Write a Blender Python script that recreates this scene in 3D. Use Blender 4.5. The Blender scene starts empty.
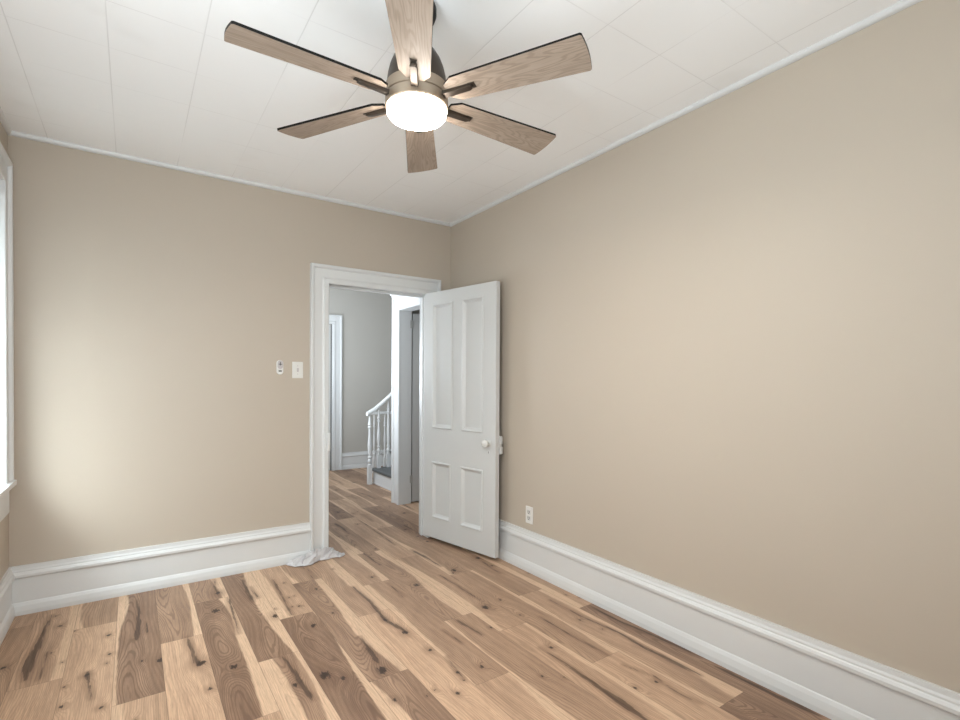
import bpy, bmesh, math, random
from mathutils import Vector, Matrix
C = bpy.context.scene.collection
R = math.radians
random.seed(4)

# ------------------------------------------------------------------ camera
F_PX, CV, YAW, CAM_H, PITCH, ROLL = 507.08, 386.81, 34.455, 1.32517, -0.570, 0.313
cam_data = bpy.data.cameras.new('camera')
cam = bpy.data.objects.new('camera', cam_data); C.objects.link(cam)
cam_data.sensor_fit = 'HORIZONTAL'; cam_data.sensor_width = 36.0
cam_data.lens = F_PX / 960 * 36.0
cam_data.shift_y = (CV - 360) / 960
cam_data.clip_start = 0.02
a, b, c = R(YAW), R(PITCH), R(ROLL)
fw = Vector((math.sin(a)*math.cos(b), math.cos(a)*math.cos(b), math.sin(b)))
rt = Vector((math.cos(a), -math.sin(a), 0)); up = rt.cross(fw)
r2 = rt*math.cos(c) + up*math.sin(c); u2 = up*math.cos(c) - rt*math.sin(c)
M = Matrix((r2, u2, -fw)).transposed().to_4x4(); M.translation = Vector((0, 0, CAM_H))
cam.matrix_world = M
bpy.context.scene.camera = cam

# ------------------------------------------------------------------ view, world, daylight and added fill lights
sc = bpy.context.scene
sc.view_settings.view_transform = 'Standard'; sc.view_settings.look = 'None'
sc.view_settings.exposure = 0.79; sc.view_settings.gamma = 1.0
sc.view_settings.use_curve_mapping = False
sc.cycles.max_bounces = 10; sc.cycles.diffuse_bounces = 7; sc.cycles.glossy_bounces = 4
sc.cycles.transparent_max_bounces = 12; sc.cycles.caustics_reflective = False; sc.cycles.caustics_refractive = False
sc.cycles.sample_clamp_indirect = 6.0
try:
    sc.cycles.use_denoising = True; sc.cycles.denoiser = 'OPENIMAGEDENOISE'
except Exception: pass
w = bpy.data.worlds.new('sky'); sc.world = w; w.use_nodes = True
w.node_tree.nodes['Background'].inputs[0].default_value = (0.86, 0.93, 1.0, 1)
w.node_tree.nodes['Background'].inputs[1].default_value = 1.6

def area(name, loc, direction, sx, sy, power, col):
    l = bpy.data.lights.new(name, 'AREA'); l.shape = 'RECTANGLE'; l.size = sx; l.size_y = sy
    l.energy = power; l.color = col
    o = bpy.data.objects.new(name, l); C.objects.link(o); o.location = loc
    o.rotation_euler = Vector(direction).to_track_quat('-Z', 'Z').to_euler()
    return o
# room: x XL..XR, y YF..YB, z 0..H
XL, XR, YB, YF, H = -0.568, 2.3006, 3.8152, -0.467, 2.7
area('added_fill_front', (0.20, YF-0.22, 1.55), (-0.1, 1, 0.45), 1.3, 1.6, 30, (0.86, 0.94, 1.0))  # added ambient fill, shining through a made-up window behind the camera
area('added_fill_side', (XL-0.22, 0.95, 1.60), (1, 0.9, 1.8), 1.2, 1.6, 27, (0.86, 0.94, 1.0))  # added fill for room and ceiling, through a made-up window out of view
area('daylight_blind_window', (XL-0.45, 3.05, 1.60), (1, 0.60, -0.3), 0.9, 1.55, 85, (0.86, 0.94, 1.0))
area('added_fill_hall_near', (1.05, 4.12, 1.75), (0.7, 1, 0.1), 0.25, 0.8, 7, (0.86, 0.93, 1.0))  # added fill inside the hall to brighten the door jamb; no window here
area('added_fill_hall', (0.98, 5.9, 1.6), (1, 0.0, 0.55), 1.2, 1.6, 56, (0.82, 0.91, 1.0))  # added fill standing inside the hall

# ------------------------------------------------------------------ materials
class NT:
    def __init__(s, name):
        s.m = bpy.data.materials.new(name); s.m.use_nodes = True; s.t = s.m.node_tree
        s.t.nodes.clear()
        s.out = s.t.nodes.new('ShaderNodeOutputMaterial')
    def n(s, typ, ins=None, **props):
        nd = s.t.nodes.new(typ)
        for k, v in props.items(): setattr(nd, k, v)
        for k, v in (ins or {}).items(): s.set(nd, k, v)
        return nd
    def set(s, nd, k, v):
        sock = nd.inputs[k]
        if isinstance(v, bpy.types.NodeSocket): s.t.links.new(v, sock)
        elif isinstance(v, bpy.types.Node): s.t.links.new(v.outputs[0], sock)
        else: sock.default_value = v
    def math(s, op, *args, clamp=False):
        nd = s.t.nodes.new('ShaderNodeMath'); nd.operation = op; nd.use_clamp = clamp
        for i, v in enumerate(args): s.set(nd, i, v)
        return nd.outputs[0]
    def mix(s, f, A, B, typ='MIX'):
        nd = s.t.nodes.new('ShaderNodeMix'); nd.data_type = 'RGBA'; nd.blend_type = typ
        s.set(nd, 0, f); s.set(nd, 6, A); s.set(nd, 7, B)
        return nd.outputs[2]
    def smooth(s, v, lo, hi):
        nd = s.t.nodes.new('ShaderNodeMapRange'); nd.interpolation_type = 'SMOOTHSTEP'
        s.set(nd, 0, v); s.set(nd, 1, lo); s.set(nd, 2, hi)
        return nd.outputs[0]
    def noise(s, vec, scale, detail=2.0, rough=0.5, dist=0.0):
        nd = s.n('ShaderNodeTexNoise', {'Vector': vec, 'Scale': scale, 'Detail': detail, 'Roughness': rough, 'Distortion': dist})
        return nd.outputs[0]
    def scale3(s, vec, v):
        nd = s.t.nodes.new('ShaderNodeVectorMath'); nd.operation = 'MULTIPLY'
        s.set(nd, 0, vec); s.set(nd, 1, v); return nd.outputs[0]
    def comb(s, x, y, z):
        nd = s.t.nodes.new('ShaderNodeCombineXYZ')
        for i, v in enumerate((x, y, z)): s.set(nd, i, v)
        return nd.outputs[0]
    def bsdf(s, col, rough, normal=None, spec=0.5, metal=0.0, **kw):
        nd = s.n('ShaderNodeBsdfPrincipled', {'Base Color': col, 'Roughness': rough, 'Specular IOR Level': spec, 'Metallic': metal})
        for k, v in kw.items(): s.set(nd, k, v)
        if normal is not None: s.set(nd, 'Normal', normal)
        s.t.links.new(nd.outputs[0], s.out.inputs[0]); return nd
    def bump(s, h, strength, dist):
        return s.n('ShaderNodeBump', {'Height': h, 'Strength': strength, 'Distance': dist}).outputs[0]
    def obj(s): return s.n('ShaderNodeTexCoord').outputs['Object']

def paint(name, col, rough, var=0.03, bump=0.05, tex=160.0, spec=0.5):
    t = NT(name); co = t.obj()
    big = t.noise(co, 1.3, 3.0)
    v = t.math('MULTIPLY_ADD', big, var*2, 1-var)
    cc = t.mix(1.0, (*col, 1), t.comb(v, v, v), 'MULTIPLY')
    fine = t.noise(co, tex, 3.0, 0.6)
    t.bsdf(cc, rough, t.bump(fine, bump, 0.002), spec); return t.m

MAT = {}
MAT['wall'] = paint('tan_wall_paint', (0.470, 0.410, 0.340), 0.46, 0.025, 0.10, 150, 0.22)
MAT['hallwall'] = paint('grey_hall_paint', (0.43, 0.41, 0.375), 0.5, 0.02, 0.06, 150)
MAT['white'] = paint('white_trim_paint', (0.63, 0.638, 0.636), 0.32, 0.015, 0.05, 60)
MAT['doorwhite'] = paint('white_door_paint', (0.55, 0.555, 0.548), 0.36, 0.015, 0.06, 70)
MAT['plastic'] = paint('white_plastic', (0.70, 0.69, 0.66), 0.3, 0.0, 0.0)
MAT['porcelain'] = paint('white_porcelain', (0.62, 0.62, 0.60), 0.12, 0.0, 0.0)
MAT['darkslot'] = paint('dark_slot', (0.02, 0.02, 0.02), 0.5, 0.0, 0.0)
MAT['greyplastic'] = paint('pale_grey_plastic', (0.50, 0.46, 0.46), 0.35, 0.0, 0.0)
MAT['tread'] = paint('grey_stair_tread_paint', (0.075, 0.082, 0.085), 0.4, 0.05, 0.1, 60)
MAT['steel'] = paint('worn_hinge_metal', (0.42, 0.42, 0.40), 0.4, 0.05, 0.1)
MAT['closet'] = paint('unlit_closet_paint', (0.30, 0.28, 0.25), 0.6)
MAT['shadewhite'] = paint('white_blind_slat', (0.82, 0.83, 0.83), 0.4, 0.0, 0.0)

# ceiling tiles, 318 mm square with faint uneven seams and a few stains
t = NT('ceiling_tiles'); co = t.obj()
sep = t.n('ShaderNodeSeparateXYZ', {0: co})
def seam(v, off, width):
    q = t.math('DIVIDE', t.math('SUBTRACT', v, off), 0.3175)
    fr = t.math('ABSOLUTE', t.math('SUBTRACT', t.math('FRACT', q), 0.5))
    return t.smooth(fr, 0.5-width/0.3175, 0.5-width/0.3175*0.35)
sx = seam(sep.outputs[0], -0.0785, 0.0030); sy = seam(sep.outputs[1], 0.709, 0.0028)
mx = t.smooth(t.noise(co, 1.6, 1.0), 0.35, 0.62); my = t.smooth(t.noise(t.scale3(co, (1.0, 1.0, 3.0)), 2.3, 1.0), 0.40, 0.66)
sm = t.math('MAXIMUM', t.math('MULTIPLY', sx, t.math('MULTIPLY_ADD', mx, 0.85, 0.10)), t.math('MULTIPLY', sy, t.math('MULTIPLY_ADD', my, 0.75, 0.06)))
st = t.math('MULTIPLY', t.smooth(t.noise(co, 1.9, 3.0), 0.60, 0.74), 0.10)
base = t.mix(st, (0.90, 0.915, 0.925, 1), (0.50, 0.49, 0.46, 1))
base = t.mix(t.math('MULTIPLY', sm, 0.22), base, (0.22, 0.21, 0.20, 1))
t.bsdf(base, 0.55, t.bump(t.math('MULTIPLY_ADD', sm, -1.0, t.math('MULTIPLY', t.noise(co, 70, 3), 0.06)), 0.25, 0.004), 0.3)
MAT['ceiling'] = t.m
MAT['hallceil'] = paint('hall_ceiling_paint', (0.7, 0.7, 0.68), 0.6)

# rustic hickory plank floor: UV = metres inside each plank, attribute = (tone, seed, sap left, sap right)
t = NT('hickory_planks')
uv = t.n('ShaderNodeAttribute', attribute_name='plank_uv').outputs['Vector']
at = t.n('ShaderNodeAttribute', attribute_name='plank_info'); ar = t.n('ShaderNodeSeparateColor', {0: at.outputs['Color']})
gr_ = t.n('ShaderNodeAttribute', attribute_name='grain'); gs = t.n('ShaderNodeSeparateColor', {0: gr_.outputs['Color']})
tone, seed = ar.outputs[0], ar.outputs[1]
hd, phase, sdist, kdist = gs.outputs[0], gs.outputs[1], gs.outputs[2], gr_.outputs['Alpha']
us = t.n('ShaderNodeSeparateXYZ', {0: uv}); u, v = us.outputs[0], us.outputs[1]
PW, PL = 0.186, 1.30
so = t.math('MULTIPLY', seed, 57.0)
def pv(su, sv, extra=0.0):
    return t.comb(t.math('MULTIPLY', u, su), t.math('MULTIPLY_ADD', v, sv, so), t.math('MULTIPLY_ADD', seed, 31.0, extra))
def cn(*a_): return t.math('SUBTRACT', t.noise(*a_), 0.5)
heart = t.smooth(t.math('MULTIPLY_ADD', cn(pv(60, 9.0), 1.0, 3.0), 0.016, hd), -0.004, 0.007)
fine = t.noise(pv(230, 7.0), 1.0, 4.0, 0.65)
pore = t.smooth(t.noise(pv(420, 16.0, 6.0), 1.0, 2.0), 0.56, 0.72)
blot = t.noise(pv(10.0, 2.0, 9.0), 1.0, 3.0, 0.55)
ph = t.math('MULTIPLY_ADD', cn(pv(9, 1.6, 4.0), 1.0, 2.0), 2.0, phase)
ph = t.math('MULTIPLY_ADD', cn(pv(60, 9.0, 5.0), 1.0, 2.0), 0.30, ph)
ring = t.smooth(t.math('SINE', t.math('MULTIPLY', ph, 13.5)), 0.0, 1.0)
ring = t.math('MULTIPLY', ring, t.math('MULTIPLY_ADD', fine, 1.5, 0.05))
broad = t.math('SINE', t.math('MULTIPLY', ph, 2.6))
knn = t.math('MULTIPLY_ADD', cn(pv(130, 45, 2.0), 1.0, 3.0), 1.7, kdist)
knot = t.math('SUBTRACT', 1.0, t.smooth(knn, 0.45, 1.0))
halo = t.math('SUBTRACT', 1.0, t.smooth(kdist, 0.6, 3.6))
sdn = t.math('MULTIPLY_ADD', cn(pv(110, 9, 3.0), 1.0, 4.0, 0.65), 0.034, sdist)
score = t.math('SUBTRACT', 1.0, t.smooth(sdn, -0.004, 0.003))
shalo = t.math('SUBTRACT', 1.0, t.smooth(sdist, 0.0, 0.026))
sap = (0.595, 0.420, 0.288, 1); tan = (0.560, 0.375, 0.250, 1); brown = (0.205, 0.124, 0.082, 1); dark = (0.026, 0.014, 0.010, 1)
tn_ = t.math('MULTIPLY_ADD', t.math('SUBTRACT', blot, 0.5), 0.80, t.math('MULTIPLY_ADD', broad, 0.07, tone), clamp=True)
hcol = t.mix(tn_, tan, brown)
col = t.mix(heart, t.mix(t.math('MULTIPLY', blot, 0.55), sap, tan), hcol)
col = t.mix(t.math('MULTIPLY', ring, t.math('MULTIPLY_ADD', t.math('MULTIPLY', heart, tone), 0.62, 0.14)), col, (0.105, 0.058, 0.036, 1))
col = t.mix(t.math('MULTIPLY', pore, 0.32), col, (0.14, 0.08, 0.05, 1))
col = t.mix(t.math('MULTIPLY', shalo, 0.42), col, (0.165, 0.092, 0.058, 1))
col = t.mix(t.math('MULTIPLY', halo, 0.34), col, (0.130, 0.070, 0.043, 1))
col = t.mix(t.math('MULTIPLY', score, t.math('MULTIPLY_ADD', fine, 1.2, 0.10), clamp=True), col, (0.040, 0.022, 0.015, 1))
col = t.mix(t.math('MULTIPLY', knot, 0.93), col, dark)
fv = t.math('MULTIPLY_ADD', fine, 1.05, 0.49)
col = t.mix(1.0, col, t.comb(fv, fv, fv), 'MULTIPLY')
ed = t.math('MINIMUM', t.math('MINIMUM', u, t.math('SUBTRACT', PW, u)), t.math('MINIMUM', v, t.math('SUBTRACT', PL, v)))
edge = t.math('SUBTRACT', 1.0, t.smooth(ed, 0.0004, 0.0020))
col = t.mix(t.math('MULTIPLY', edge, 0.50), col, (0.07, 0.04, 0.025, 1))
hgt = t.math('MULTIPLY_ADD', edge, -1.0, t.math('MULTIPLY', fine, 0.25))
t.bsdf(col, t.math('MULTIPLY_ADD', fine, 0.15, 0.42), t.bump(hgt, 0.25, 0.0015), 0.35)
MAT['floor'] = t.m

# weathered oak fan blade, grain along local X
t = NT('weathered_oak_blade'); co = t.obj()
oi = t.n('ShaderNodeObjectInfo').outputs['Random']
sh = t.n('ShaderNodeVectorMath', {0: co, 1: t.comb(t.math('MULTIPLY', oi, 9.0), t.math('MULTIPLY', oi, 5.0), 0.0)}, operation='ADD').outputs[0]
hf = t.noise(t.scale3(sh, (2.0, 12.0, 1.0)), 1.0, 2.0, 0.45)
hf = t.math('MULTIPLY_ADD', t.noise(t.scale3(sh, (9.0, 90.0, 1.0)), 1.0, 2.0), 0.05, hf)
rg = t.smooth(t.math('SINE', t.math('MULTIPLY', hf, 120.0)), -0.3, 1.0)
fi = t.noise(t.scale3(sh, (10.0, 260.0, 1.0)), 1.0, 3.0, 0.6)
bl = t.noise(t.scale3(sh, (3.0, 14.0, 1.0)), 1.0, 3.0)
cc = t.mix(bl, (0.25, 0.195, 0.15, 1), (0.40, 0.32, 0.255, 1))
cc = t.mix(t.math('MULTIPLY', rg, 0.35), cc, (0.15, 0.105, 0.075, 1))
fv = t.math('MULTIPLY_ADD', fi, 0.5, 0.75)
cc = t.mix(1.0, cc, t.comb(fv, fv, fv), 'MULTIPLY')
t.bsdf(cc, 0.5, None, 0.3); MAT['oak'] = t.m
MAT['bladeedge'] = paint('black_blade_edge', (0.006, 0.0055, 0.005), 0.5, 0, 0, 160, 0.15)

def metal(name, col, rough):
    t = NT(name); co = t.obj()
    br = t.noise(t.scale3(co, (30, 30, 400)), 1.0, 2.0)
    t.bsdf((*col, 1), t.math('MULTIPLY_ADD', br, 0.12, rough), None, 0.5, 0.85); return t.m
MAT['bronze'] = metal('brushed_bronze', (0.075, 0.060, 0.048), 0.36)
MAT['nickel'] = metal('brushed_bronze_ring', (0.36, 0.29, 0.22), 0.38)
MAT['blackmetal'] = paint('black_canopy_metal', (0.006, 0.0055, 0.005), 0.4, 0, 0, 160, 0.15)

t = NT('lit_frosted_diffuser')
em = t.n('ShaderNodeEmission', {'Color': (1.0, 0.935, 0.86, 1), 'Strength': 32.0})
t.t.links.new(em.outputs[0], t.out.inputs[0]); MAT['lamp'] = t.m

t = NT('window_glass')
tr = t.n('ShaderNodeBsdfTransparent', {'Color': (0.96, 0.98, 0.97, 1)}); gl = t.n('ShaderNodeBsdfGlossy', {'Roughness': 0.02})
mx_ = t.n('ShaderNodeMixShader', {0: 0.07, 1: tr.outputs[0], 2: gl.outputs[0]})
t.t.links.new(mx_.outputs[0], t.out.inputs[0]); MAT['glass'] = t.m

t = NT('white_cotton_rag'); co = t.obj()
wv = t.noise(t.scale3(co, (300, 300, 300)), 1.0, 2.0)
t.bsdf((0.56, 0.545, 0.552, 1), 0.9, t.bump(wv, 0.3, 0.001), 0.1); MAT['cloth'] = t.m

# ------------------------------------------------------------------ mesh helpers
def finish(name, bm, mats, parent=None, smooth=False, bevel=0.0, seg=2):
    me = bpy.data.meshes.new(name)
    bmesh.ops.recalc_face_normals(bm, faces=bm.faces[:])
    bm.to_mesh(me); bm.free()
    for m in (mats if isinstance(mats, (list, tuple)) else [mats]): me.materials.append(MAT[m])
    o = bpy.data.objects.new(name, me); C.objects.link(o)
    if parent is not None: o.parent = parent
    if smooth:
        for p in me.polygons: p.use_smooth = True
        try: me.set_sharp_from_angle(angle=R(35))
        except Exception: pass
    if bevel:
        md = o.modifiers.new('bevel', 'BEVEL'); md.width = bevel; md.segments = seg; md.limit_method = 'ANGLE'
        md.harden_normals = False
    return o
def box(bm, x0, x1, y0, y1, z0, z1, mat=0):
    vs = [bm.verts.new((x, y, z)) for x in (x0, x1) for y in (y0, y1) for z in (z0, z1)]
    for q in ((0,1,3,2),(4,6,7,5),(0,4,5,1),(2,3,7,6),(0,2,6,4),(1,5,7,3)):
        f = bm.faces.new([vs[i] for i in q]); f.material_index = mat
    return vs
def prism(bm, ring0, ring1, mat=0):
    a_ = [bm.verts.new(p) for p in ring0]; b_ = [bm.verts.new(p) for p in ring1]; n = len(a_)
    for i in range(n):
        bm.faces.new((a_[i], a_[(i+1) % n], b_[(i+1) % n], b_[i])).material_index = mat
    bm.faces.new(a_[::-1]).material_index = mat; bm.faces.new(b_).material_index = mat
def sweep(bm, rings, closed=False, cap=True):
    rows = [[bm.verts.new(p) for p in r] for r in rings]; n = len(rows[0])
    for k in range(len(rows) - (0 if closed else 1)):
        A, B = rows[k], rows[(k+1) % len(rows)]
        for i in range(n): bm.faces.new((A[i], A[(i+1) % n], B[(i+1) % n], B[i]))
    if cap and not closed:
        bm.faces.new(rows[0][::-1]); bm.faces.new(rows[-1])
def lathe(bm, prof, seg=32, loc=(0,0,0), axis='Z', mat=0):
    rows = []
    for r, z in prof:
        row = []
        for i in range(seg):
            an = 2*math.pi*i/seg; p = (r*math.cos(an), r*math.sin(an), z)
            if axis == 'Y': p = (p[0], p[2], p[1])
            if axis == 'X': p = (p[2], p[0], p[1])
            row.append(bm.verts.new((p[0]+loc[0], p[1]+loc[1], p[2]+loc[2])))
        rows.append(row)
    for k in range(len(rows)-1):
        for i in range(seg):
            f = bm.faces.new((rows[k][i], rows[k][(i+1) % seg], rows[k+1][(i+1) % seg], rows[k+1][i])); f.material_index = mat
    bm.faces.new(rows[0][::-1]).material_index = mat; bm.faces.new(rows[-1]).material_index = mat
def tag(o, label, cat, group=None):
    o['label'] = label; o['category'] = cat
    if group: o['group'] = group
    return o
def empty(name, loc=(0,0,0), rz=0.0):
    o = bpy.data.objects.new(name, None); C.objects.link(o); o.location = loc; o.rotation_euler = (0, 0, rz)
    o.empty_display_size = 0.1; return o
def struct(o): o['kind'] = 'structure'; return o

# ------------------------------------------------------------------ shell
TB = 0.10                                   # back wall thickness
YH = YB + TB                                # hall side of the back wall
OX0, OX1, OZ = 1.223, 2.062, 2.057          # bedroom doorway
HX, HXT = 2.37, 2.495                        # hall right wall
HY0, HY1 = 4.20, 4.955                       # doorway in it
HFY = 7.42                                  # far hall wall
# floor of single planks
# each plank is a fine grid whose vertices carry the wood figure: how deep into the heartwood, the ring
# phase, and the distances to mineral streaks and knots
ENDS = {-2: 2.89, -1: 3.41, 0: 2.525, 1: 2.99, 2: 3.42, 3: 2.54, 4: 2.93, 5: 2.10, 6: 2.72, 7: 3.12, 8: 2.41, 9: 2.147, 10: 1.66, 11: 2.44, 12: 2.11, 13: 1.5, 14: 3.3}
#        (column, number of planks past the known joint): tone, sap left, sap right, seed
LOOK = {(-2, 0): (.35, 0, .25, .31), (-2, -1): (.2, 0, 0, .77), (-1, 0): (.5, .2, 0, .12), (-1, -1): (.15, 0, .0, .45),
        (0, 0): (.85, .12, 0, .63), (0, -1): (.25, .3, 0, .27), (1, 0): (.68, 0, .22, .91), (1, -1): (.12, 0, 0, .05),
        (2, -1): (.85, 0, .28, .38), (2, 0): (.65, 0, .2, .72), (2, -2): (.3, .2, 0, .55), (3, 0): (.85, 0, .28, .16), (3, -1): (.6, .45, .12, .83),
        (4, 0): (.35, .4, 0, .49), (4, -1): (.9, 0, .08, .21), (5, 0): (.70, 0, .28, .95), (5, -1): (.75, .1, 0, .34), (5, 1): (.5, .2, 0, .6),
        (6, 0): (.4, .0, .3, .08), (6, -1): (.12, 0, 0, .69), (7, -1): (.55, .16, 0, .25), (7, 0): (.45, 0, .2, .88), (7, -2): (.3, 0, .2, .41),
        (8, 0): (.6, 0, .26, .57), (8, -1): (.5, .12, 0, .14), (9, 0): (.45, .25, 0, .79), (9, -1): (.3, 0, .2, .36), (10, 0): (.5, 0, .15, .03),
        (10, -1): (.2, 0, .0, .66), (11, -1): (.4, .1, .2, .97), (11, 0): (.55, 0, 0, .52), (12, 0): (.35, .2, 0, .29), (12, -1): (.75, 0, .2, .74)}
# knots (x, y, radius) and mineral streaks (points, half width at each end) of the planks
KNOTS = [(0.666, 2.993, 0.022), (0.395, 3.249, 0.025), (0.388, 2.565, 0.02), (0.806, 2.759, 0.018), (0.264, 2.682, 0.024), (0.274, 2.436, 0.013), (0.584, 2.262, 0.014), (0.715, 2.265, 0.03), (0.682, 3.085, 0.008), (0.808, 3.048, 0.01), (0.774, 3.060, 0.007), (0.789, 3.202, 0.008), (0.819, 3.451, 0.007), (0.820, 3.207, 0.006), (0.945, 2.848, 0.008), (0.964, 3.238, 0.015), (0.440, 3.515, 0.02), (1.156, 2.604, 0.014), (1.189, 2.413, 0.02), (0.943, 2.159, 0.028), (1.211, 2.189, 0.012), (1.142, 1.818, 0.011), (1.072, 1.891, 0.007), (1.214, 1.883, 0.008), (1.223, 1.947, 0.01), (1.339, 1.926, 0.012), (1.707, 2.424, 0.022), (1.526, 2.940, 0.02), (1.594, 2.208, 0.009), (0.775, 2.197, 0.016), (2.083, 1.860, 0.007), (1.913, 1.397, 0.011), (1.798, 1.419, 0.009), (1.724, 1.873, 0.012), (1.601, 1.646, 0.008), (1.523, 1.712, 0.009), (2.058, 2.001, 0.009), (0.107, 2.821, 0.018), (0.036, 2.859, 0.008), (-0.169, 2.859, 0.012), (-0.100, 3.246, 0.012), (-0.090, 3.017, 0.009), (-0.099, 2.929, 0.007), (-0.321, 3.510, 0.012), (-0.269, 3.053, 0.007), (-0.237, 2.637, 0.01), (-0.325, 3.186, 0.007), (-0.250, 3.397, 0.007), (-0.353, 3.672, 0.007), (-0.105, 2.542, 0.01), (-0.243, 2.801, 0.007), (1.166, 3.518, 0.008), (1.337, 3.228, 0.012), (1.842, 2.457, 0.01), (1.818, 2.235, 0.008)]
STREAKS = [([(0.021, 3.672), (0.031, 3.459), (0.025, 3.265), (0.018, 3.105)], 0.006, 0.014),
           ([(0.061, 3.309), (0.065, 3.160)], 0.004, 0.006),
           ([(-0.374, 3.701), (-0.381, 3.498), (-0.389, 3.319), (-0.399, 3.161), (-0.391, 2.962)], 0.003, 0.022),
           ([(-0.341, 3.208), (-0.341, 3.023), (-0.343, 2.931)], 0.003, 0.004),
           ([(0.603, 3.655), (0.596, 3.465), (0.596, 3.260)], 0.005, 0.012),
           ([(0.623, 3.509), (0.631, 3.299)], 0.003, 0.005),
           ([(0.771, 3.543), (0.761, 3.264), (0.743, 2.953)], 0.004, 0.006),
           ([(0.596, 2.528), (0.608, 2.356), (0.609, 2.230), (0.618, 2.114)], 0.008, 0.012),
           ([(0.231, 3.002), (0.244, 2.819), (0.251, 2.673)], 0.006, 0.012),
           ([(1.172, 3.143), (1.177, 2.872), (1.156, 2.604), (1.197, 2.418)], 0.007, 0.01),
           ([(0.973, 2.505), (0.965, 2.376), (0.952, 2.223)], 0.003, 0.016),
           ([(1.366, 2.327), (1.377, 2.158)], 0.003, 0.004),
           ([(1.385, 3.074), (1.373, 2.826)], 0.003, 0.004),
           ([(1.487, 2.383), (1.507, 2.168)], 0.008, 0.004),
           ([(1.248, 2.090), (1.219, 1.898)], 0.002, 0.003),
           ([(2.236, 2.110), (2.228, 1.863), (2.256, 1.645), (2.266, 1.407)], 0.01, 0.008),
           ([(2.250, 1.321), (2.250, 1.115), (2.260, 0.885)], 0.01, 0.014),
           ([(2.095, 2.288), (2.099, 2.003), (2.127, 1.778), (2.113, 1.621), (2.119, 1.470), (2.124, 1.318)], 0.003, 0.012),
           ([(1.899, 2.155), (1.892, 1.889), (1.907, 1.666)], 0.004, 0.004),
           ([(1.675, 1.900), (1.681, 1.696), (1.676, 1.557), (1.671, 1.421), (1.666, 1.257)], 0.003, 0.018),
           ([(1.898, 1.567), (1.942, 1.424), (1.922, 1.293), (1.938, 1.201)], 0.002, 0.003),
           ([(1.462, 4.108), (1.473, 3.408)], 0.004, 0.006),
           ([(1.792, 4.623), (1.754, 3.760)], 0.004, 0.003),
           ([(1.738, 3.005), (1.741, 2.524)], 0.006, 0.004)]

import numpy as np
rs = np.random.RandomState(11)
def plank_fields(k, j, x0, y0, X, Y, look):
    tn, sl, sr, sd_ = look
    u = X - x0; v = Y - y0
    wob = lambda amp: sum(amp/(i+1)*np.sin(v*(3.2+2.9*i) + rs.rand()*6.3) for i in range(3))
    dl = np.full_like(u, .06); dr = np.full_like(u, .06)
    if sl > 0: dl = u - sl*PW - wob(.016)
    if sr > 0: dr = PW - u - sr*PW - wob(.016)
    heart = np.minimum(np.minimum(dl, dr), .06)
    uc = PW*rs.uniform(.3, .7) + wob(.02); sg = rs.choice((-1, 1))
    if tn > .55: ph = 5.5*((u-uc)/(PW/2))**2 + sg*3.0*v
    else: ph = 9.0*(u-uc)/PW + 1.2*((u-uc)/(PW/2))**2
    kn = np.full_like(u, 9.0); st = np.full_like(u, .2)
    mine = [q for q in KNOTS if x0 <= q[0] < x0+PW and y0 <= q[1] < y0+PL]
    if not mine or Y.min() > 3.5:
        mine = mine + [(x0+PW*rs.uniform(.1, .9), y0+PL*rs.rand(), rs.choice((.007, .009, .012, .02))) for _ in range(rs.randint(1, 5))]
    for kx, ky, r in mine:
        dx, dy = (X-kx), (Y-ky)/1.35
        d_ = np.sqrt(dx*dx + dy*dy); kn = np.minimum(kn, d_/r)
        big = min(1.0, r/.02)
        ph = ph + 3.6*big*np.exp(-(dx/(2.6*r))**2 - (dy/(4.5*r))**2)
    segs = []
    for P, w0, w1 in STREAKS:
        mx_, my_ = P[len(P)//2]
        if x0-.02 <= mx_ < x0+PW+.02 and y0-.3 <= my_ < y0+PL+.3: segs.append((P, w0, w1))
    if not segs and rs.rand() < .7:
        xa = x0 + PW*rs.uniform(.1, .9); ya = y0 + PL*rs.uniform(0, .6); ln = rs.uniform(.2, .6)
        segs.append(([(xa, ya), (xa+rs.uniform(-.02, .02), ya+ln*.5), (xa+rs.uniform(-.03, .03), ya+ln)], .003, rs.choice((.004, .008, .014))))
    for P, w0, w1 in segs:
        n = len(P)-1
        for i in range(n):
            (ax, ay), (bx, by) = P[i], P[i+1]; ex, ey = bx-ax, by-ay
            tt = np.clip(((X-ax)*ex + (Y-ay)*ey)/(ex*ex+ey*ey), 0, 1)
            d_ = np.hypot(X-ax-tt*ex, Y-ay-tt*ey)
            f = (i+tt)/n; wd = (w0+(w1-w0)*f)*np.minimum(1, np.minimum(f, 1-f)*6+.25)
            st = np.minimum(st, d_ - wd)
    return np.stack([heart, ph, st, kn], -1)
VV, FF, G_, I_, U_ = [], [], [], [], []; nv = 0
PW, PL = 0.186, 1.30
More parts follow.
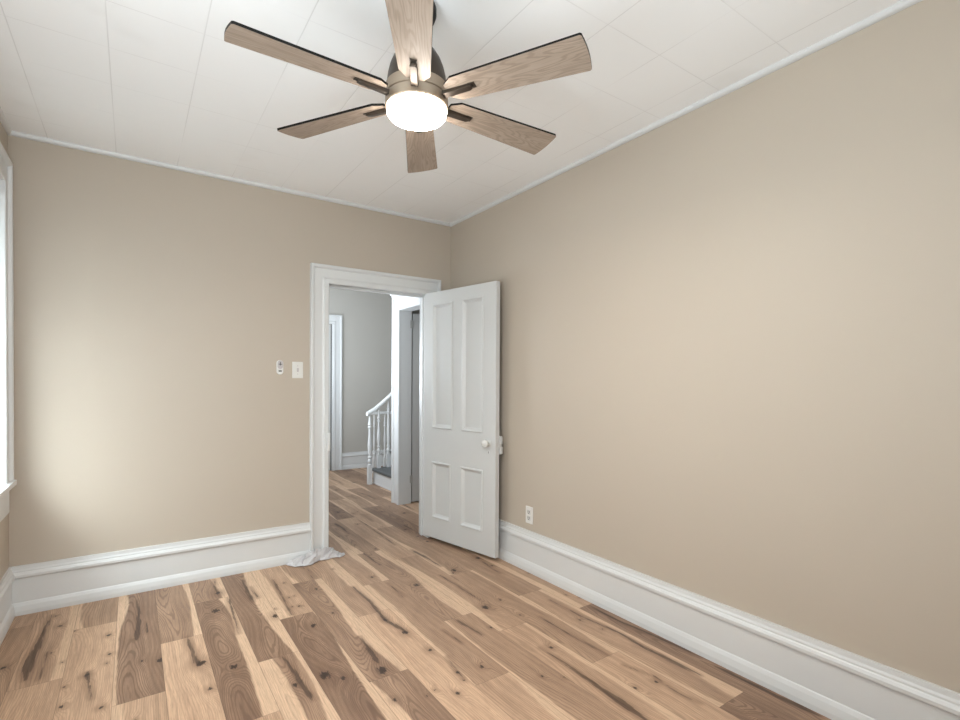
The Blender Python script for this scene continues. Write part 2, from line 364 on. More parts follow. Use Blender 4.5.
for k in range(-3, 23):
    x0 = -0.07 + PW*k
    e = ENDS.get(k, random.uniform(2, 3.3))
    for j in range(-4, 5):
        y0 = e + PL*j; y1 = y0 + PL
        if y1 < YF or y0 > HFY: continue
        lk_ = LOOK.get((k, j), (random.choice((.15, .3, .5, .65, .85)), random.choice((0, 0, .12, .2)), random.choice((0, 0, 0, .2)), random.random()))
        c0, c1 = max(y0, YF - 0.02), min(y1, HFY + 0.02)
        near = -0.7 < x0 < 2.3 and c1 > 0.9 and c0 < 4.0
        nx, ny = (25, max(2, int((c1-c0)/.010))) if near else (10, max(2, int((c1-c0)/.035)))
        X, Y = np.meshgrid(np.linspace(x0, x0+PW, nx+1), np.linspace(c0, c1, ny+1)); X = X.ravel(); Y = Y.ravel()
        VV.append(np.stack([X, Y, np.zeros_like(X)], -1)); G_.append(plank_fields(k, j, x0, y0, X, Y, lk_))
        I_.append(np.tile([lk_[0], lk_[3], 0, 1], (len(X), 1))); U_.append(np.stack([X-x0, Y-y0, 0*X], -1))
        q = (np.arange(ny)[:, None]*(nx+1) + np.arange(nx)[None]).ravel() + nv
        FF.append(np.stack([q, q+1, q+nx+2, q+nx+1], -1)); nv += len(X)
VV, FF, G_, I_, U_ = map(np.concatenate, (VV, FF, G_, I_, U_))
me = bpy.data.meshes.new('floor'); me.from_pydata(VV.tolist(), [], FF.tolist())
for nm, tp, key, dat in (('grain', 'FLOAT_COLOR', 'color', G_), ('plank_info', 'FLOAT_COLOR', 'color', I_), ('plank_uv', 'FLOAT_VECTOR', 'vector', U_)):
    me.attributes.new(nm, tp, 'POINT').data.foreach_set(key, dat.astype(np.float32).ravel())
me.materials.append(MAT['floor']); fl = bpy.data.objects.new('floor', me); C.objects.link(fl); struct(fl)

bm = bmesh.new(); box(bm, XL-.15, XR+.15, YF-.15, YB+.1, H, H+.1); struct(finish('ceiling', bm, 'ceiling'))
bm = bmesh.new(); box(bm, 0.75, 4.7, YB+.1, HFY+.1, H, H+.1); struct(finish('ceiling_hall', bm, 'hallceil'))
# left wall with the blind window and an unseen one added for light
WZ0, WZ1 = 0.775, 2.36
W1 = (2.70, 3.588); W2 = (0.45, 1.45)
bm = bmesh.new()
for y0, y1 in ((YF-.15, W2[0]), (W2[1], W1[0]), (W1[1], YB)): box(bm, XL-.15, XL, y0, y1, 0, H)
for y0, y1 in (W2, W1): box(bm, XL-.15, XL, y0, y1, 0, WZ0); box(bm, XL-.15, XL, y0, y1, WZ1, H)
struct(finish('wall_left', bm, 'wall'))
# front wall (behind the camera) with an unseen window added for light
W3 = (-0.40, 0.80)
bm = bmesh.new()
box(bm, XL, W3[0], YF-.15, YF, 0, H); box(bm, W3[1], XR+.15, YF-.15, YF, 0, H)
box(bm, W3[0], W3[1], YF-.15, YF, 0, WZ0); box(bm, W3[0], W3[1], YF-.15, YF, WZ1, H)
struct(finish('wall_front', bm, 'wall'))
bm = bmesh.new(); box(bm, XR, XR+.15, YF, YB, 0, H); struct(finish('wall_right', bm, 'wall'))
bm = bmesh.new()
JT = 0.02
box(bm, XL-.15, OX0-JT, YB, YH-.01, 0, H); box(bm, OX1+JT, XR+.15, YB, YH-.01, 0, H); box(bm, OX0-JT, OX1+JT, YB, YH-.01, OZ+JT, H)
struct(finish('wall_back', bm, 'wall'))
# hall walls
bm = bmesh.new()
box(bm, 0.75, OX0-JT, YH-.01, YH, 0, H); box(bm, OX1+JT, HX, YH-.01, YH, 0, H); box(bm, OX0-JT, OX1+JT, YH-.01, YH, OZ+JT, H)
box(bm, HX, HXT, YH-.01, HY0-JT, 0, H); box(bm, HX, HXT, HY0-JT, HY1+JT, 2.10, H); box(bm, HX, HXT, HY1+JT, 5.14, 0, H)
struct(finish('wall_hall_right', bm, 'hallwall'))
bm = bmesh.new(); box(bm, HXT, 4.7, 5.09, 5.14, 0, H); struct(finish('wall_stair', bm, 'hallwall'))
bm = bmesh.new(); box(bm, 0.75, 4.7, HFY, HFY+.12, 0, H); struct(finish('wall_hall_far', bm, 'hallwall'))
bm = bmesh.new(); box(bm, 0.75, 0.85, YH, HFY, 0, H); struct(finish('wall_hall_left', bm, 'hallwall'))
bm = bmesh.new(); box(bm, 4.6, 4.7, 5.14, HFY, 0, H); struct(finish('wall_hall_end', bm, 'hallwall'))
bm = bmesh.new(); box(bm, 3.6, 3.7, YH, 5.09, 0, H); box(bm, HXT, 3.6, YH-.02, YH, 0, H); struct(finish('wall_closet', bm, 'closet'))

# ------------------------------------------------------------------ trim
BBP = [(0,0),(.027,0),(.027,.022),(.022,.05),(.016,.066),(.013,.070),(.013,.204),(.019,.207),(.026,.212),(.027,.226),(.022,.236),(.018,.240),(.018,.247),(.014,.256),(.013,.275),(0,.275)]
def baseboard(name, p, q, nrm, prof=BBP, s0=0.0, s1=0.0, mat='white', hs=1.0):
    """profile from p to q, sticking out along nrm; s0, s1 shift the ends with the thickness (mitres)"""
    p, q, nrm = Vector(p), Vector(q), Vector(nrm); d = (q-p).normalized(); bm = bmesh.new()
    sweep(bm, [[p + nrm*t_ + d*(t_*s0) + Vector((0,0,z*hs)) for t_, z in prof], [q + nrm*t_ - d*(t_*s1) + Vector((0,0,z*hs)) for t_, z in prof]])
    return struct(finish(name, bm, mat, smooth=False))
CO = 0.137                                  # door casing width
baseboard('baseboard_back', (XL, YB, 0), (OX0-CO, YB, 0), (0,-1,0), s0=1)
baseboard('baseboard_back', (OX1+CO*.91, YB, 0), (XR, YB, 0), (0,-1,0), s1=1)
baseboard('baseboard_right', (XR, YB, 0), (XR, YF, 0), (-1,0,0), s0=1, s1=1, hs=1.03)
baseboard('baseboard_left', (XL, YF, 0), (XL, YB, 0), (1,0,0), s0=1, s1=1)
baseboard('baseboard_front', (XR, YF, 0), (XL, YF, 0), (0,1,0), s0=1, s1=1)
QR = [(0, 0), (0, -.022)] + [(.020*math.sin(R(x))+.002, -.022*math.cos(R(x))) for x in range(0, 91, 15)]
for i, (p, q, n_) in enumerate((((XL,YB,H),(XR,YB,H),(0,-1,0)), ((XR,YB,H),(XR,YF,H),(-1,0,0)), ((XL,YF,H),(XL,YB,H),(1,0,0)), ((XR,YF,H),(XL,YF,H),(0,1,0)))):
    baseboard('trim_%d' % (i+1), p, q, n_, prof=QR, s0=1, s1=1)
HB = [(t_, z) for t_, z in BBP]
baseboard('baseboard_hall_far', (2.58, HFY, 0), (4.6, HFY, 0), (0,-1,0), hs=.90)
baseboard('baseboard_hall_back', (0.85, YH, 0), (OX0-CO, YH, 0), (0,1,0), hs=.90)

CP = [(0, 0), (0, .022), (.006, .027), (.034, .027), (.040, .020), (.050, .017), (.108, .017), (.112, .027), (.118, .034), (.132, .036), (.137, .032), (.137, 0)]
def casing(name, o, uax, nrm, x0, x1, z0, z1, prof=CP, mat='white', kr=1.0):
    """door or window architrave: prof = (distance from the opening, thickness); o origin, uax along the wall, nrm out of it"""
    o, uax, nrm = Vector(o), Vector(uax), Vector(nrm); Z = Vector((0,0,1)); bm = bmesh.new()
    rings = []
    for (bx, bz, sx_, sz_) in ((x0, z0, -1, 0), (x0, z1, -1, 1), (x1, z1, 1, 1), (x1, z0, 1, 0)):
        rings.append([o + uax*(bx + sx_*dd*(kr if sx_ > 0 else 1)) + Z*(bz + sz_*dd) + nrm*tt for dd, tt in prof])
    sweep(bm, rings)
    return struct(finish(name, bm, mat))
tr5 = casing('trim_5', (0, YB, 0), (1,0,0), (0,-1,0), OX0, OX1, 0, OZ, kr=.91)
# lining of the doorway with stops, and the lock keeper on the left side
bm = bmesh.new()
box(bm, OX0-JT, OX0, YB-.012, YH+.012, 0, OZ); box(bm, OX1, OX1+JT, YB-.012, YH+.012, 0, OZ); box(bm, OX0-JT, OX1+JT, YB-.012, YH+.012, OZ, OZ+JT)
box(bm, OX0, OX0+.012, YB+.05, YB+.085, 0, OZ-.012); box(bm, OX1-.012, OX1, YB+.05, YB+.085, 0, OZ-.012); box(bm, OX0, OX1, YB+.05, YB+.085, OZ-.012, OZ)
struct(finish('trim_6', bm, 'white', bevel=.002))
bm = bmesh.new(); box(bm, OX0-.016, OX0+.006, YB-.045, YB-.020, .80, .935)
k = finish('lock_keeper', bm, 'white', bevel=.004); k.parent = tr5
casing('trim_7', (0, YH, 0), (1,0,0), (0,1,0), OX0, OX1, 0, OZ)
# hall doorway on the right with a capped header
HC = [(0,0),(0,.020),(.006,.026),(.040,.026),(.046,.018),(.056,.015),(.128,.015),(.134,.026),(.140,.030),(.160,.032),(.167,.027),(.167,0)]
HZ = 2.083
casing('trim_8', (HX, 0, 0), (0,1,0), (-1,0,0), HY0, HY1, 0, HZ, HC)
bm = bmesh.new()
for (t_, z0, z1) in ((.036, HZ+.155, HZ+.175), (.048, HZ+.175, HZ+.192), (.060, HZ+.192, HZ+.207)):
    box(bm, HX-t_, HX, HY0-.167-t_+.03, HY1+.167+t_-.03, z0, z1)
struct(finish('trim_9', bm, 'white', bevel=.006))
bm = bmesh.new()
box(bm, HX-.005, HXT+.005, HY1, HY1+JT, 0, HZ); box(bm, HX-.005, HXT+.005, HY0-JT, HY0, 0, HZ); box(bm, HX-.005, HXT+.005, HY0-JT, HY1+JT, HZ, HZ+.017)
struct(finish('trim_10', bm, 'white', bevel=.002))
# door casing on the far hall wall
FX0, FX1, FZ = 1.62, 2.443, 2.165
casing('trim_11', (0, HFY, 0), (1,0,0), (0,-1,0), FX0, FX1, 0, FZ)

# ------------------------------------------------------------------ doors
def panel_leaf(bm, W, z0, z1, T, panels):
    """stiles and rails as one grid round recessed panels with raised mouldings on both faces"""
    xs = sorted({0, W, *[p[0] for p in panels], *[p[1] for p in panels]})
    zs = sorted({z0, z1, *[p[2] for p in panels], *[p[3] for p in panels]})
    def inp(x, z): return any(p[0] < x < p[1] and p[2] < z < p[3] for p in panels)
    front = {}
    def V(x, y, z):
        key = (round(x, 5), y, round(z, 5))
        if key not in front: front[key] = bm.verts.new((x, y, z))
        return front[key]
    for i in range(len(xs)-1):
        for j in range(len(zs)-1):
            if inp((xs[i]+xs[i+1])/2, (zs[j]+zs[j+1])/2): continue
            for y in (0, T):
                q = [V(xs[i], y, zs[j]), V(xs[i+1], y, zs[j]), V(xs[i+1], y, zs[j+1]), V(xs[i], y, zs[j+1])]
                bm.faces.new(q if y == 0 else q[::-1])
    for i in range(len(xs)-1):
        bm.faces.new((V(xs[i],0,z0), V(xs[i],T,z0), V(xs[i+1],T,z0), V(xs[i+1],0,z0)))
        bm.faces.new((V(xs[i],0,z1), V(xs[i+1],0,z1), V(xs[i+1],T,z1), V(xs[i],T,z1)))
    for j in range(len(zs)-1):
        bm.faces.new((V(0,0,zs[j]), V(0,0,zs[j+1]), V(0,T,zs[j+1]), V(0,T,zs[j])))
        bm.faces.new((V(W,0,zs[j]), V(W,T,zs[j]), V(W,T,zs[j+1]), V(W,0,zs[j+1])))
    # inset, depth: outer bead standing proud, then down to the sunk panel
    steps = [(0.0, 0.0), (0.002, -.007), (.010, -.009), (.016, -.004), (.022, .004), (.030, .010), (.034, .013), (.042, .013)]
    for (a0, a1, b0, b1) in panels:
        for y, sg in ((0, 1), (T, -1)):
            prev = None
            for ins, dep in steps:
                row = [bm.verts.new((x, y + sg*dep, z)) for x, z in ((a0+ins, b0+ins), (a1-ins, b0+ins), (a1-ins, b1-ins), (a0+ins, b1-ins))]
                if prev:
                    for q in range(4): bm.faces.new((prev[q], prev[(q+1) % 4], row[(q+1) % 4], row[q]))
                prev = row
            bm.faces.new(prev)
    bmesh.ops.remove_doubles(bm, verts=bm.verts[:], dist=1e-5)

A_ = Vector((2.031, 3.788, 0)); B_ = Vector((2.188, 2.984, 0)); DW = (B_-A_).length
DT = .040
door = empty('door_1', A_, math.atan2(B_.y-A_.y, B_.x-A_.x)); struct(door)
tag(door, 'white four-panel wooden door standing open against the right wall', 'door')
bm = bmesh.new()
panel_leaf(bm, DW, .032, 2.062, DT, [(.104,.350,.940,1.962), (.456,.690,.940,1.966), (.104,.332,.200,.664), (.448,.690,.198,.664)])
finish('door_leaf', bm, 'doorwhite', door, bevel=.0015, seg=2)
def knob(parent, x, z, y, sgn, name='door_knob'):
    bm = bmesh.new()
    prof = [(.0, 0), (.010, 0), (.010, .018), (.013, .022), (.022, .027), (.0275, .036), (.0285, .045), (.026, .054), (.018, .061), (.008, .064), (0.001, .0645)]
    lathe(bm, [(max(r, .001), y + sgn*h) for r, h in prof], 28, (x, 0, z), 'Y')
    k = finish(name, bm, 'porcelain', parent, smooth=True); k['label'] = 'round white porcelain knob'
    bm = bmesh.new()
    lathe(bm, [(.001, y), (.024, y), (.024, y+sgn*.003), (.018, y+sgn*.007), (.011, y+sgn*.008), (.001, y+sgn*.008)], 24, (x, 0, z), 'Y')
    finish('rose', bm, 'porcelain', k, smooth=True)
knob(door, .752, .872, 0, -1); knob(door, .752, .872, DT+.028, 1)
bm = bmesh.new(); lathe(bm, [(.001, -.0005), (.010, -.0005), (.010, -.003), (.001, -.003)], 16, (.752, 0, .803), 'Y')
kh = finish('keyhole_cover', bm, 'doorwhite', door, smooth=True)
bm = bmesh.new(); lathe(bm, [(.001, -.003), (.0035, -.003), (.0035, -.0036), (.001, -.0036)], 12, (.752, 0, .806), 'Y'); box(bm, .7505, .7535, -.0036, -.003, .794, .805)
finish('keyhole', bm, 'darkslot', kh)
bm = bmesh.new(); box(bm, DW-.115, DW+.002, DT, DT+.028, .790, .925); box(bm, DW+.002, DW+.016, DT-.004, DT+.022, .795, .846); box(bm, DW+.002, DW+.013, DT-.004, DT+.022, .866, .922)
lk = finish('lock_case', bm, 'doorwhite', door, bevel=.003); lk['label'] = 'white-painted rim lock on the door edge'
for z in (.30, 1.75):
    bm = bmesh.new(); lathe(bm, [(.001, z), (.006, z), (.006, z+.09), (.001, z+.09)], 12, (-.004, DT+.004, 0)); box(bm, 0, .03, DT, DT+.003, z, z+.09)
    finish('hinge', bm, 'doorwhite', door)

# hall door on the right, swung open into the dark room behind
d2 = empty('door_2', (HXT+.022, HY1+.012, 0), 0); struct(d2); tag(d2, 'white hall door opened away beyond the doorway at right', 'door')
bm = bmesh.new()
panel_leaf(bm, .76, .012, 2.062, .04, [(.11,.33,.95,1.94), (.44,.65,.95,1.94), (.11,.33,.22,.78), (.44,.65,.22,.78)])
finish('door_leaf', bm, 'doorwhite', d2)
for z in (.22, 1.90):
    bm = bmesh.new(); lathe(bm, [(.001, z), (.0075, z), (.0075, z+.085), (.001, z+.085)], 12, (-.0075, -.003, 0)); box(bm, -.035, 0, -.0125, -.0105, z, z+.085)
    for q in (.025, .057): lathe(bm, [(.001, z+q), (.0085, z+q), (.0085, z+q+.004), (.001, z+q+.004)], 12, (-.0075, -.003, 0))
    finish('hinge', bm, 'steel', d2)['label'] = 'worn metal hinge'
# far hall door, closed and set back in its frame
d3 = empty('door_3', (FX0, HFY-.004, 0)); struct(d3); tag(d3, 'white closed door at the far end of the hall', 'door')
bm = bmesh.new(); panel_leaf(bm, FX1-FX0-.03, .01, FZ-.01, .003, [(.10,.36,.95,2.0), (.45,.69,.95,2.0), (.10,.36,.22,.78), (.45,.69,.22,.78)])
finish('door_leaf', bm, 'doorwhite', d3)
bm = bmesh.new(); box(bm, FX1-FX0-.026, FX1-FX0-.014, .0015, .0035, 0, FZ); finish('door_gap_shade', bm, 'darkslot', d3)  # dark strip painted in for the shade of the gap beside the leaf
bm = bmesh.new(); box(bm, FX1-FX0-.013, FX1-FX0, .0, .0035, 0, FZ); finish('door_stop', bm, 'doorwhite', d3)

# ------------------------------------------------------------------ windows
WP = CP
def window(name, o, uax, nrm, x0, x1, stool=True):
    """frame of two sashes with glass set back in the wall, casing with stool and apron; uax x nrm in plan"""
    o, uax, nrm = Vector(o), Vector(uax), Vector(nrm); Z = Vector((0,0,1))
    root = empty(name, o); struct(root)
    def bx(bm, a0, a1, t0, t1, z0, z1):
        ps = [uax*x + nrm*t_ + Z*z for x in (a0, a1) for t_ in (t0, t1) for z in (z0, z1)]
        vs = [bm.verts.new(p) for p in ps]
        for q in ((0,1,3,2),(4,6,7,5),(0,4,5,1),(2,3,7,6),(0,2,6,4),(1,5,7,3)): bm.faces.new([vs[i] for i in q])
    bm = bmesh.new()
    rings = []
    for (bx_, bz, s1, s2) in ((x0, WZ0, -1, 0), (x0, WZ1, -1, 1), (x1, WZ1, 1, 1), (x1, WZ0, 1, 0)):
        rings.append([uax*(bx_ + s1*d_) + Z*(bz + s2*d_) + nrm*t_ for d_, t_ in CP])
    sweep(bm, rings); finish('window_casing', bm, 'white', root)
    bm = bmesh.new(); bx(bm, x0-CO-.006, x1+CO+.006, -.07, .046, WZ0-.028, WZ0); bx(bm, x0-CO+.01, x1+CO-.01, 0, .018, WZ0-.175, WZ0-.028)
    finish('window_sill', bm, 'white', root, bevel=.004)
    bm = bmesh.new()
    bx(bm, x0, x0+.03, -.148, -.02, WZ0, WZ1); bx(bm, x1-.03, x1, -.148, -.02, WZ0, WZ1); bx(bm, x0+.03, x1-.03, -.148, -.02, WZ1-.03, WZ1); bx(bm, x0+.03, x1-.03, -.148, -.071, WZ0, WZ0+.03)
    finish('window_frame', bm, 'white', root, bevel=.002)
    zm = (WZ0+WZ1)/2
    for z0, z1, t0 in ((WZ0+.03, zm+.02, -.105), (zm-.02, WZ1-.03, -.138)):
        bm = bmesh.new()
        bx(bm, x0+.03, x0+.075, t0, t0+.03, z0, z1); bx(bm, x1-.075, x1-.03, t0, t0+.03, z0, z1)
        bx(bm, x0+.075, x1-.075, t0, t0+.03, z0, z0+.045); bx(bm, x0+.075, x1-.075, t0, t0+.03, z1-.04, z1)
        s = finish('sash', bm, 'white', root, bevel=.002)
        bm = bmesh.new(); bx(bm, x0+.075, x1-.075, t0+.012, t0+.016, z0+.045, z1-.04); finish('window_pane', bm, 'glass', s)
    return root
window('window_1', (XL, 0, 0), (0,1,0), (1,0,0), *W1)
window('added_window_2', (XL, 0, 0), (0,1,0), (1,0,0), *W2)  # out of view, added as the opening for the side fill
window('added_window_3', (0, YF, 0), (1,0,0), (0,1,0), *W3)  # behind the camera, added as the opening for the front fill
bl = tag(empty('window_blind', (XL-.042, (W1[0]+W1[1])/2, WZ0)), 'white horizontal slat blind hanging in the window on the left wall', 'window blind')
bw = (W1[1]-W1[0])/2 - .034
bm = bmesh.new(); box(bm, -.022, .022, -bw, bw, 1.515, 1.553); finish('headrail', bm, 'shadewhite', bl, bevel=.003)
bm = bmesh.new()
zz = 0.030
while zz < 1.505:
    ca, sa = math.cos(R(56))*.0125, math.sin(R(56))*.0125
    prism(bm, [(-ca, -bw, zz+sa), (0, -bw, zz+.002), (ca, -bw, zz-sa), (ca, -bw, zz-sa-.001), (0, -bw, zz+.001), (-ca, -bw, zz+sa-.001)],
              [(-ca, bw, zz+sa), (0, bw, zz+.002), (ca, bw, zz-sa), (ca, bw, zz-sa-.001), (0, bw, zz+.001), (-ca, bw, zz+sa-.001)])
    zz += .0215
finish('slats', bm, 'shadewhite', bl)
bm = bmesh.new(); box(bm, -.013, .013, -bw, bw, .003, .020); finish('bottom_rail', bm, 'shadewhite', bl, bevel=.003)
bm = bmesh.new()
for y in (-bw*.65, bw*.65): box(bm, -.0145, -.0135, y-.001, y+.001, .02, 1.53); box(bm, .0135, .0145, y-.001, y+.001, .02, 1.53)
finish('ladder_cord', bm, 'shadewhite', bl)

# ------------------------------------------------------------------ ceiling fan
FX, FY, FZB = 0.8614, 1.6743, 2.36
fan = tag(empty('ceiling_fan', (FX, FY, H)), 'six-bladed wood-grain ceiling fan with dark bronze motor and lit round lamp', 'ceiling fan')
def fz(z): return z - H
bm = bmesh.new(); lathe(bm, [(.001, 0), (.066, 0), (.070, -.010), (.070, -.036), (.064, -.052), (.048, -.064), (.020, -.068), (.001, -.068)], 36)
finish('canopy', bm, 'blackmetal', fan, smooth=True)
bm = bmesh.new(); lathe(bm, [(.001, -.06), (.0125, -.06), (.0125, fz(2.53)), (.001, fz(2.53))], 20); finish('downrod', bm, 'blackmetal', fan, smooth=True)
bm = bmesh.new()
lathe(bm, [(.001, fz(2.545)), (.030, fz(2.545)), (.052, fz(2.54)), (.070, fz(2.525)), (.086, fz(2.50)), (.098, fz(2.47)), (.105, fz(2.44)), (.108, fz(2.416)), (.108, fz(2.405)), (.001, fz(2.405))], 48)
finish('motor_housing', bm, 'bronze', fan, smooth=True)
bm = bmesh.new()
lathe(bm, [(.001, fz(2.404)), (.106, fz(2.404)), (.112, fz(2.402)), (.112, fz(2.366)), (.108, fz(2.363)), (.108, fz(2.360)), (.114, fz(2.357)), (.115, fz(2.326)), (.111, fz(2.322)), (.001, fz(2.322))], 48)
finish('light_ring', bm, 'nickel', fan, smooth=True)
bm = bmesh.new()
lathe(bm, [(.001, fz(2.3215)), (.106, fz(2.3215)), (.109, fz(2.316)), (.108, fz(2.303)), (.100, fz(2.292)), (.075, fz(2.284)), (.040, fz(2.280)), (.001, fz(2.279))], 48)
finish('light_diffuser', bm, 'lamp', fan, smooth=True)
ll = bpy.data.lights.new('fan_lamp', 'AREA'); ll.shape = 'DISK'; ll.size = .20; ll.energy = 10.5; ll.color = (1.0, 0.935, 0.86)
lo_ = bpy.data.objects.new('fan_lamp', ll); C.objects.link(lo_); lo_.parent = fan; lo_.location = (0, 0, fz(2.274))
def blade_mesh():
    bm = bmesh.new(); r0, r1, wr, wt = .128, .629, .054, .0735
    pts = [(r0, -wr*.55), (r0+.035, -wr), (r1-.0075, -wt*.995), (r1-.0045, -wt*.965)]
    pts += [(r1-.004+.008*math.cos(R(q*1.0)), wt*.93*q/75.0) for q in range(-75, 76, 25)]
    pts += [(r1-.0045, wt*.965), (r1-.0075, wt*.995), (r0+.035, wr), (r0, wr*.55)]
    T = .0085
    lo = [bm.verts.new((x, y, -T/2)) for x, y in pts]; hi = [bm.verts.new((x, y, T/2)) for x, y in pts]
    bm.faces.new(lo[::-1]); bm.faces.new(hi)
    for i in range(len(pts)):
        bm.faces.new((lo[i], lo[(i+1) % len(pts)], hi[(i+1) % len(pts)], hi[i])).material_index = 1
    return bm
blade0 = finish('blade', blade_mesh(), ['oak', 'bladeedge'], fan)
bm = bmesh.new()
sweep(bm, [[(x, s*hw, z) for s, z in ((-1, z0), (1, z0), (1, z1), (-1, z1))] for x, hw, z0, z1 in ((.095, .014, -.022, -.006), (.125, .012, -.020, -.0045), (.215, .0115, -.016, -.0045), (.226, .008, -.014, -.0045))])
box(bm, .212, .238, -.0125, .0125, -.0075, -.0040)
iron0 = finish('blade_iron', bm, 'bronze', blade0, bevel=.0015)
for k in range(6):
    if k == 0: o = blade0
    else:
        o = blade0.copy(); C.objects.link(o); o.parent = fan
        i_ = iron0.copy(); C.objects.link(i_); i_.parent = o
    an = R(180.1 + 60*k)
    o.rotation_mode = 'QUATERNION'
    o.rotation_quaternion = Matrix.Rotation(an, 3, 'Z').to_quaternion() @ Matrix.Rotation(-R(10.95), 3, 'X').to_quaternion()
    o.location = (0, 0, fz(FZB))

# ------------------------------------------------------------------ wall fittings
sw = tag(empty('light_switch', (.998, YB, 1.404)), 'white toggle light switch on the tan wall beside the door frame', 'light switch')
bm = bmesh.new(); box(bm, -.038, .038, -.006, 0, -.0595, .0595); sp = finish('switch_plate', bm, 'plastic', sw, bevel=.003)
bm = bmesh.new(); box(bm, -.0065, .0065, -.0075, -.0061, -.014, .014); box(bm, -.0045, .0045, -.016, -.0075, -.002, .011); finish('toggle', bm, 'greyplastic', sw, bevel=.001)
bm = bmesh.new()
bm.free()
for z in (-.03, .03):
    bm = bmesh.new(); lathe(bm, [(.001, -.0061), (.0035, -.0061), (.003, -.0072), (.001, -.0072)], 12, (0, 0, z), 'Y'); finish('screw', bm, 'greyplastic', sp)
rc = tag(empty('fan_remote', (.874, YB, 1.421)), 'small pale grey rounded remote holder with a dark slot, left of the light switch', 'remote control')
def pill(bm, hw, z0, z1, y0, y1, n=10):
    ps = [(hw*math.cos(R(q)), z1-hw+hw*math.sin(R(q))) for q in range(0, 181, 180//n)] + [(hw*math.cos(R(q)), z0+hw+hw*math.sin(R(q))) for q in range(180, 361, 180//n)]
    prism(bm, [(x, y0, z) for x, z in ps], [(x, y1, z) for x, z in ps])
bm = bmesh.new(); pill(bm, .023, -.052, .052, 0, -.012); finish('holder', bm, 'plastic', rc, bevel=.003)
bm = bmesh.new(); pill(bm, .019, -.012, .049, -.0121, -.018); rb = finish('remote_body', bm, 'greyplastic', rc, bevel=.003)
bm = bmesh.new(); box(bm, -.002, .002, -.0195, -.0182, .012, .038); box(bm, -.012, .012, -.0195, -.0182, .020, .024)
finish('button', bm, 'darkslot', rb)
bm = bmesh.new(); box(bm, -.011, .011, -.0135, -.0121, -.031, -.022); finish('slot', bm, 'darkslot', rc)
ou = tag(empty('wall_outlet', (XR, 2.728, .392)), 'white double power outlet low on the right wall above the baseboard', 'power outlet')
bm = bmesh.new(); box(bm, -.006, 0, -.038, .038, -.060, .060); op = finish('outlet_plate', bm, 'plastic', ou, bevel=.003)
for z in (-.021, .021):
    bm = bmesh.new(); box(bm, -.009, -.0061, -.017, .017, z-.0155, z+.0155); r_ = finish('receptacle', bm, 'porcelain', ou, bevel=.003)
    bm = bmesh.new(); box(bm, -.0097, -.0091, -.0095, -.0055, z-.004, z+.010); box(bm, -.0097, -.0091, .0055, .0095, z-.004, z+.010); box(bm, -.0097, -.0091, -.0035, .0035, z-.013, z-.007)
    finish('slot', bm, 'darkslot', r_)

# ------------------------------------------------------------------ rag on the floor at the door frame
def rag():
    bm = bmesh.new(); N, Mm = 72, 20
    back = [(.905, 3.783), (.96, 3.781), (1.04, 3.775), (1.12, 3.772), (1.20, 3.772), (1.25, 3.788), (1.29, 3.790), (1.330, 3.765)]
    front = [(.905, 3.776), (.955, 3.700), (1.005, 3.668), (1.075, 3.690), (1.14, 3.722), (1.21, 3.730), (1.28, 3.712), (1.332, 3.752)]
    top = [.006, .028, .050, .072, .074, .058, .016, .006]
    def samp(L, f):
        f *= len(L)-1; i = min(int(f), len(L)-2); k = f - i; k = k*k*(3-2*k)
        A, B = L[i], L[i+1]
        return tuple(x + (y-x)*k for x, y in zip(A, B)) if isinstance(A, tuple) else A + (B-A)*k
    rows = []
    for i in range(N+1):
        s = i/N; (bx_, by), (fx, fy), tp = samp(back, s), samp(front, s), samp(top, s); row = []
        for j in range(Mm+1):
            q = j/Mm
            env = (1-q)**0.8
            ph = 44*s + 6.5*q + 1.6*math.sin(7*s+1)
            fold = .5 + .5*math.sin(ph*1.35); f2 = .5+.5*math.sin(ph*2.9+2+3*q)
            fold = abs(math.sin(ph*.72))**.8; z = .004 + tp*env*(.30+.75*fold) + .014*f2*min(1, q*5)*min(1, (1-q)*4)*min(1, 6*s, 6*(1-s))
            x = bx_ + (fx-bx_)*q + .014*math.sin(ph)*math.sin(math.pi*q)
            y = by + (fy-by)*q + .010*math.sin(23*s+2)*q
            row.append(bm.verts.new((x, y, z)))
        rows.append(row)
    for i in range(N):
        for j in range(Mm): bm.faces.new((rows[i][j], rows[i+1][j], rows[i+1][j+1], rows[i][j+1]))
    return bm
rg_ = finish('rag', rag(), 'cloth', smooth=True)
md = rg_.modifiers.new('thick', 'SOLIDIFY'); md.thickness = .0025; md.offset = 1
tag(rg_, 'crumpled white cloth rag on the floor against the door frame', 'rag')

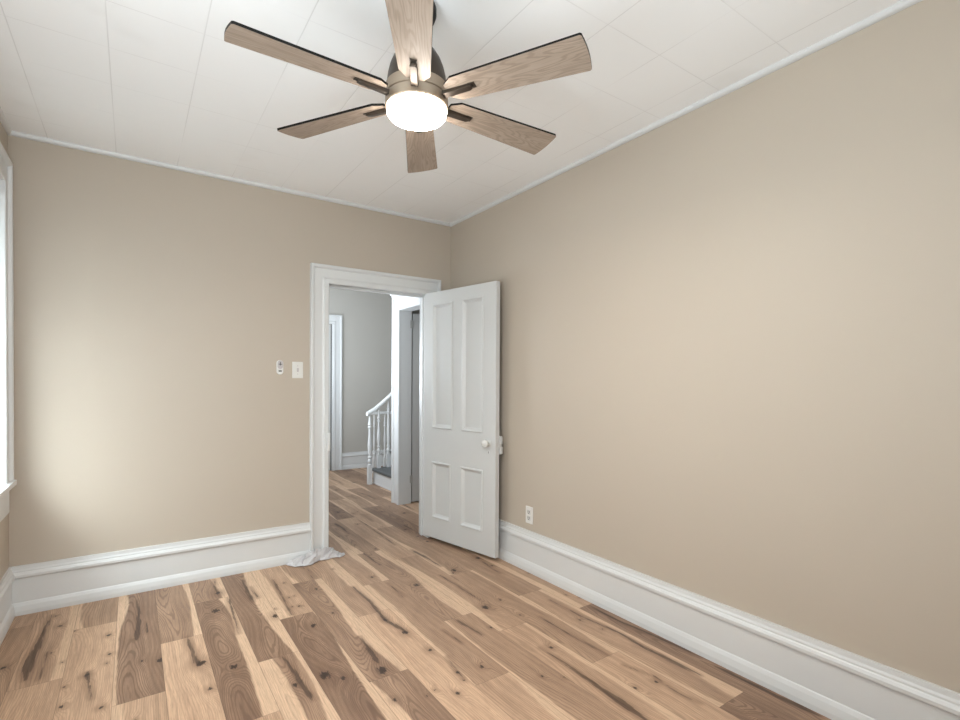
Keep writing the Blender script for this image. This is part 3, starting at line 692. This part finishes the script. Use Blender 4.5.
# ------------------------------------------------------------------ staircase in the hall
SY0, SY1 = 5.15, 6.20
st_ = tag(empty('staircase', (2.58, SY0, 0)), 'white staircase with grey treads rising behind the hall doorway', 'staircase')
RISE, RUN = .20, .27
for k in range(6):
    x = RUN*k
    bm = bmesh.new(); box(bm, x, x+RUN if k < 5 else x+.4, 0, SY1-SY0, RISE*k, RISE*(k+1)-.032); box(bm, x-.006, x, 0, SY1-SY0, RISE*k, RISE*k+.018)
    finish('riser', bm, 'white', st_, bevel=.002)
    bm = bmesh.new(); box(bm, x-.04, x+RUN if k < 5 else x+.4, 0, SY1-SY0+.02, RISE*(k+1)-.0315, RISE*(k+1))
    finish('tread', bm, 'tread', st_, bevel=.012, seg=3)
def baluster(bm, x, y, z0, z1, s=1.0, sq=.20):
    h = z1 - z0; r = .021*s
    box(bm, x-r, x+r, y-r, y+r, z0, z0+sq)
    p = [(.8, sq), (1.05, sq+.012), (.6, sq+.024), (.62, sq+.034), (1.15, sq+.055), (1.0, sq+.075), (.6, sq+.09), (1.0, sq+.10), (1.0, sq+.115), (.62, sq+.125),
         (1.0, sq+.20), (1.08, sq+.27), (.85, h*.62), (.55, h-.22), (.55, h-.185), (1.0, h-.175), (1.0, h-.160), (.6, h-.15), (1.05, h-.13), (.7, h-.10), (.5, h-.02), (.45, h)]
    lathe(bm, [(r*a_, z0+z_) for a_, z_ in p], 14, (x, y, 0))
rail = [(2.478, .908), (2.515, .928), (2.58, .965), (2.665, 1.030), (2.75, 1.100), (2.83, 1.170), (3.10, 1.41), (3.60, 1.80), (3.95, 2.06)]
def railz(x):
    for (x0, z0), (x1, z1) in zip(rail, rail[1:]):
        if x0 <= x <= x1: return z0 + (z1-z0)*(x-x0)/(x1-x0)
    return rail[-1][1]
BY = 6.165
for i, x in enumerate((2.517, 2.640, 2.775, 2.91, 3.045, 3.18, 3.315, 3.45, 3.585, 3.72)):
    zb = 0 if i == 0 else RISE*(int((x-2.54)/RUN)+1)
    bm = bmesh.new(); baluster(bm, x-2.58, BY-SY0, zb, railz(x)-.03, 1.25 if i == 0 else 1.1, .24 if i == 0 else .17)
    o = finish('newel_post' if i == 0 else 'baluster', bm, 'white', st_, smooth=True)
bm = bmesh.new()
RP = [(-.030, -.028), (.030, -.028), (.036, -.008), (.030, .014), (.015, .024), (-.015, .024), (-.030, .014), (-.036, -.008)]
sweep(bm, [[(x-2.58, BY-SY0+dy, z+dz) for dy, dz in RP] for x, z in rail])
finish('handrail', bm, 'white', st_, smooth=True)
gr = tag(empty('guard_rail', (2.835, 6.90, 0)), 'low white balustrade with a level rail behind the staircase', 'railing')
bm = bmesh.new(); box(bm, .0, 1.5, -.03, .03, .845, .885); finish('top_rail', bm, 'white', gr, bevel=.006)
bm = bmesh.new(); box(bm, .0, 1.5, -.03, .03, 0, .04); finish('bottom_rail', bm, 'white', gr, bevel=.006)
for i in range(9):
    bm = bmesh.new(); baluster(bm, .05+.165*i, 0, .04, .846, .85, .17); finish('baluster', bm, 'white', gr, smooth=True)
